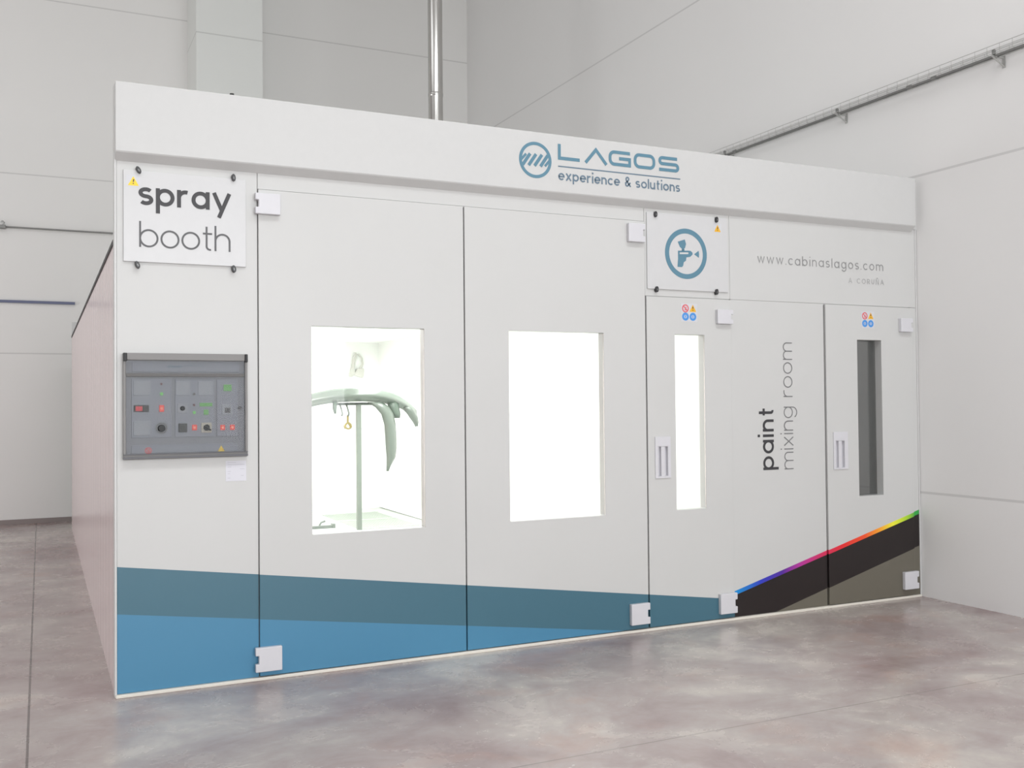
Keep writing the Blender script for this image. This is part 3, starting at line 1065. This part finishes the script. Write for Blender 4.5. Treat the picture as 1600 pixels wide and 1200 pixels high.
# air coupling and hose hanging from the hook
org = (2.38, 3.95, 1.25)
hs = thing('air_hose', 'pale blue air hose with brass coupling hanging below the bumper', 'hose', org)
hose = [(2.405, 3.95, 1.285), (2.415, 3.95, 1.20), (2.405, 3.95, 1.06), (2.385, 3.95, 0.93), (2.355, 3.95, 0.82), (2.30, 3.95, 0.70), (2.23, 3.95, 0.61), (2.15, 3.95, 0.55), (2.05, 3.95, 0.51), (1.92, 3.97, 0.42), (1.80, 4.0, 0.28), (1.74, 4.05, 0.14), (1.72, 4.12, 0.060), (1.70, 4.5, 0.056)]
MB().tube(hose, 0.007, 8).build('hose', M['hose'], hs, 0, org)
cm = MB()
cm.tube([(2.375, 3.97, 1.39), (2.372, 3.965, 1.32)], 0.011, 10)
cm.ring(2.372, 1.29, 0.020, 0.036, 3.94, 3.965, 20)
cm.tube([(2.372, 3.95, 1.325), (2.405, 3.95, 1.275)], 0.012, 10)
cm.tube([(2.335, 3.95, 1.30), (2.345, 3.95, 1.265)], 0.012, 10)
cm.build('coupling', M['brass'], hs, 0, org)

# pale spray gun hanging on the cabin end wall
YW = YE
org = (3.60, YW - 0.03, 1.87)
wg = thing('wall_spray_gun', 'pale grey spray gun hung high on the white end wall inside the booth', 'spray gun', org)
m = MB()
m.prism([(3.50, 1.89), (3.545, 1.885), (3.60, 1.92), (3.575, 1.99), (3.60, 2.12), (3.63, 2.20), (3.60, 2.215), (3.565, 2.16), (3.535, 2.00)], YW - 0.06, YW - 0.02)
m.build('grip', M['pale'], wg, 0.008, org)
m = MB()
m.prism([(3.575, 1.91), (3.70, 1.87), (3.71, 1.90), (3.715, 2.0), (3.62, 2.0)], YW - 0.07, YW - 0.015)
m.build('body', M['pale'], wg, 0.008, org)
MB().tube([(3.66, YW - 0.04, 1.99), (3.70, YW - 0.04, 2.06), (3.69, YW - 0.04, 2.14), (3.64, YW - 0.04, 2.20)], 0.014, 8).build('trigger_guard', M['pale'], wg, 0, org)
MB().tube([(3.61, YW, 2.22), (3.61, YW - 0.05, 2.20)], 0.008, 8).build('hook', M['pale'], wg, 0, org)

# dark bracket on the cabin floor at the left of the first window
org = (2.66, 6.0, 0.05)
pdl = thing('floor_clamp', 'small dark grey metal clamp lying on the booth floor behind the left window', 'clamp', org)
MB().box(2.50, 2.76, 5.94, 6.0, 0.05, 0.085).build('bar', M['darkmetal'], pdl, 0.005, org)
MB().box(2.745, 2.785, 5.93, 6.01, 0.05, 0.10).build('jaw', M['darkmetal'], pdl, 0.005, org)
MB().tube([(2.60, 5.97, 0.085), (2.62, 5.97, 0.12), (2.67, 5.97, 0.135)], 0.012, 8).build('lever', M['darkmetal'], pdl, 0, org)

# ------------------------------------------------------------------ exhaust duct above the booth
org = (3.722, 5.0, 2.42)
du = thing('exhaust_duct', 'shiny vertical metal exhaust duct rising behind the booth fascia', 'duct', org)
MB().tube([(3.722, 5.0, 2.42), (3.722, 5.0, 9.0)], 0.083, 40).build('pipe', M['galv'], du, 0, org)
for z in (5.02, 7.2):
    MB().tube([(3.722, 5.0, z - 0.02), (3.722, 5.0, z - 0.012), (3.722, 5.0, z + 0.012), (3.722, 5.0, z + 0.02)], [0.083, 0.0865, 0.0865, 0.083], 40, False).build('joint_collar', M['galv'], du, 0, org)
MB().tube([(3.722, 5.0, 2.42), (3.722, 5.0, 2.50)], 0.12, 40).build('roof_flange', M['galv'], du, 0, org)


# ------------------------------------------------------------------ cable trays
def basket(m, a0, a1, P, width, zb_, nlong=4, step=0.1):
    """wire basket along an axis: P(a, d, z) -> point, d = distance from the wall"""
    r = 0.0022
    for d in [width * k / (nlong - 1) + 0.015 for k in range(nlong)]:
        m.tube([P(a0, d, zb_), P(a1, d, zb_)], r, 5, False)
    for zz in (0.03, 0.06):
        for d in (0.015, width + 0.015):
            m.tube([P(a0, d, zb_ + zz), P(a1, d, zb_ + zz)], r, 5, False)
    a = a0 + step / 2
    while a < a1:
        m.tube([P(a, 0.015, zb_ + 0.06), P(a, 0.015, zb_), P(a, width + 0.015, zb_), P(a, width + 0.015, zb_ + 0.06)], r * 0.9, 4, False)
        a += step


org = (5.72, -3.0, 3.86)
ct = thing('cable_tray', 'zinc wire cable tray running along the right hand wall above the booth', 'cable tray', org)


def PR(a, d, z):
    return (5.72 - d, a, z)


m = MB()
basket(m, -9.0, 7.5, PR, 0.10, 3.885)
m.build('wire_basket', M['tray'], ct, 0, org)
MB().tube([PR(-9.0, 0.098, 3.876), PR(-0.28, 0.098, 3.876), PR(2.4, 0.098, 3.876), PR(7.5, 0.098, 3.876)], 0.0075, 8).build('conduit', M['conduit'], ct, 0, org)
MB().tube([PR(-9.0, 0.07, 3.874), PR(7.5, 0.07, 3.874)], 0.006, 8).build('conduit', M['conduit'], ct, 0, org)
for k in range(-4, 4):
    yb_ = 0.70 + 1.495 * k
    b = MB()
    b.box(5.714, 5.7195, yb_ - 0.012, yb_ + 0.012, 3.805, 3.885)
    b.tube([PR(yb_, 0.004, 3.872), PR(yb_, 0.125, 3.872)], 0.007, 6)
    b.tube([PR(yb_, 0.004, 3.815), PR(yb_, 0.120, 3.868)], 0.006, 6)
    b.build('bracket', M['tray'], ct, 0, org)
    c = MB().box(5.72 - 0.112, 5.72 - 0.095, yb_ - 0.01, yb_ + 0.01, 3.885, 3.915)
    c.build('clip', M['conduit'], ct, 0, org)
for yy in (-0.28, -0.05, 2.05):
    MB().tube([PR(yy - 0.02, 0.098, 3.876), PR(yy + 0.02, 0.098, 3.876)], 0.014, 10).build('coupler', M['conduit'], ct, 0, org)

org = (-3.0, 8.78, 3.81)
ct2 = thing('conduit_run', 'thin grey pipe conduit crossing the back wall left of the booth', 'conduit', org)
MB().tube([(-9.8, 8.74, 3.825), (1.45, 8.74, 3.825)], 0.011, 8).build('pipe', M['conduit'], ct2, 0, org)
for xx in (-7.0, -3.9, -0.79):
    MB().box(xx - 0.035, xx + 0.035, 8.70, 8.7795, 3.80, 3.845).build('junction_box', M['conduit'], ct2, 0.005, org)
    MB().tube([(xx, 8.74, 3.845), (xx + 0.02, 8.74, 3.88), (xx, 8.755, 3.90), (xx - 0.02, 8.768, 3.90)], 0.009, 8).build('bracket', M['tray'], ct2, 0, org)
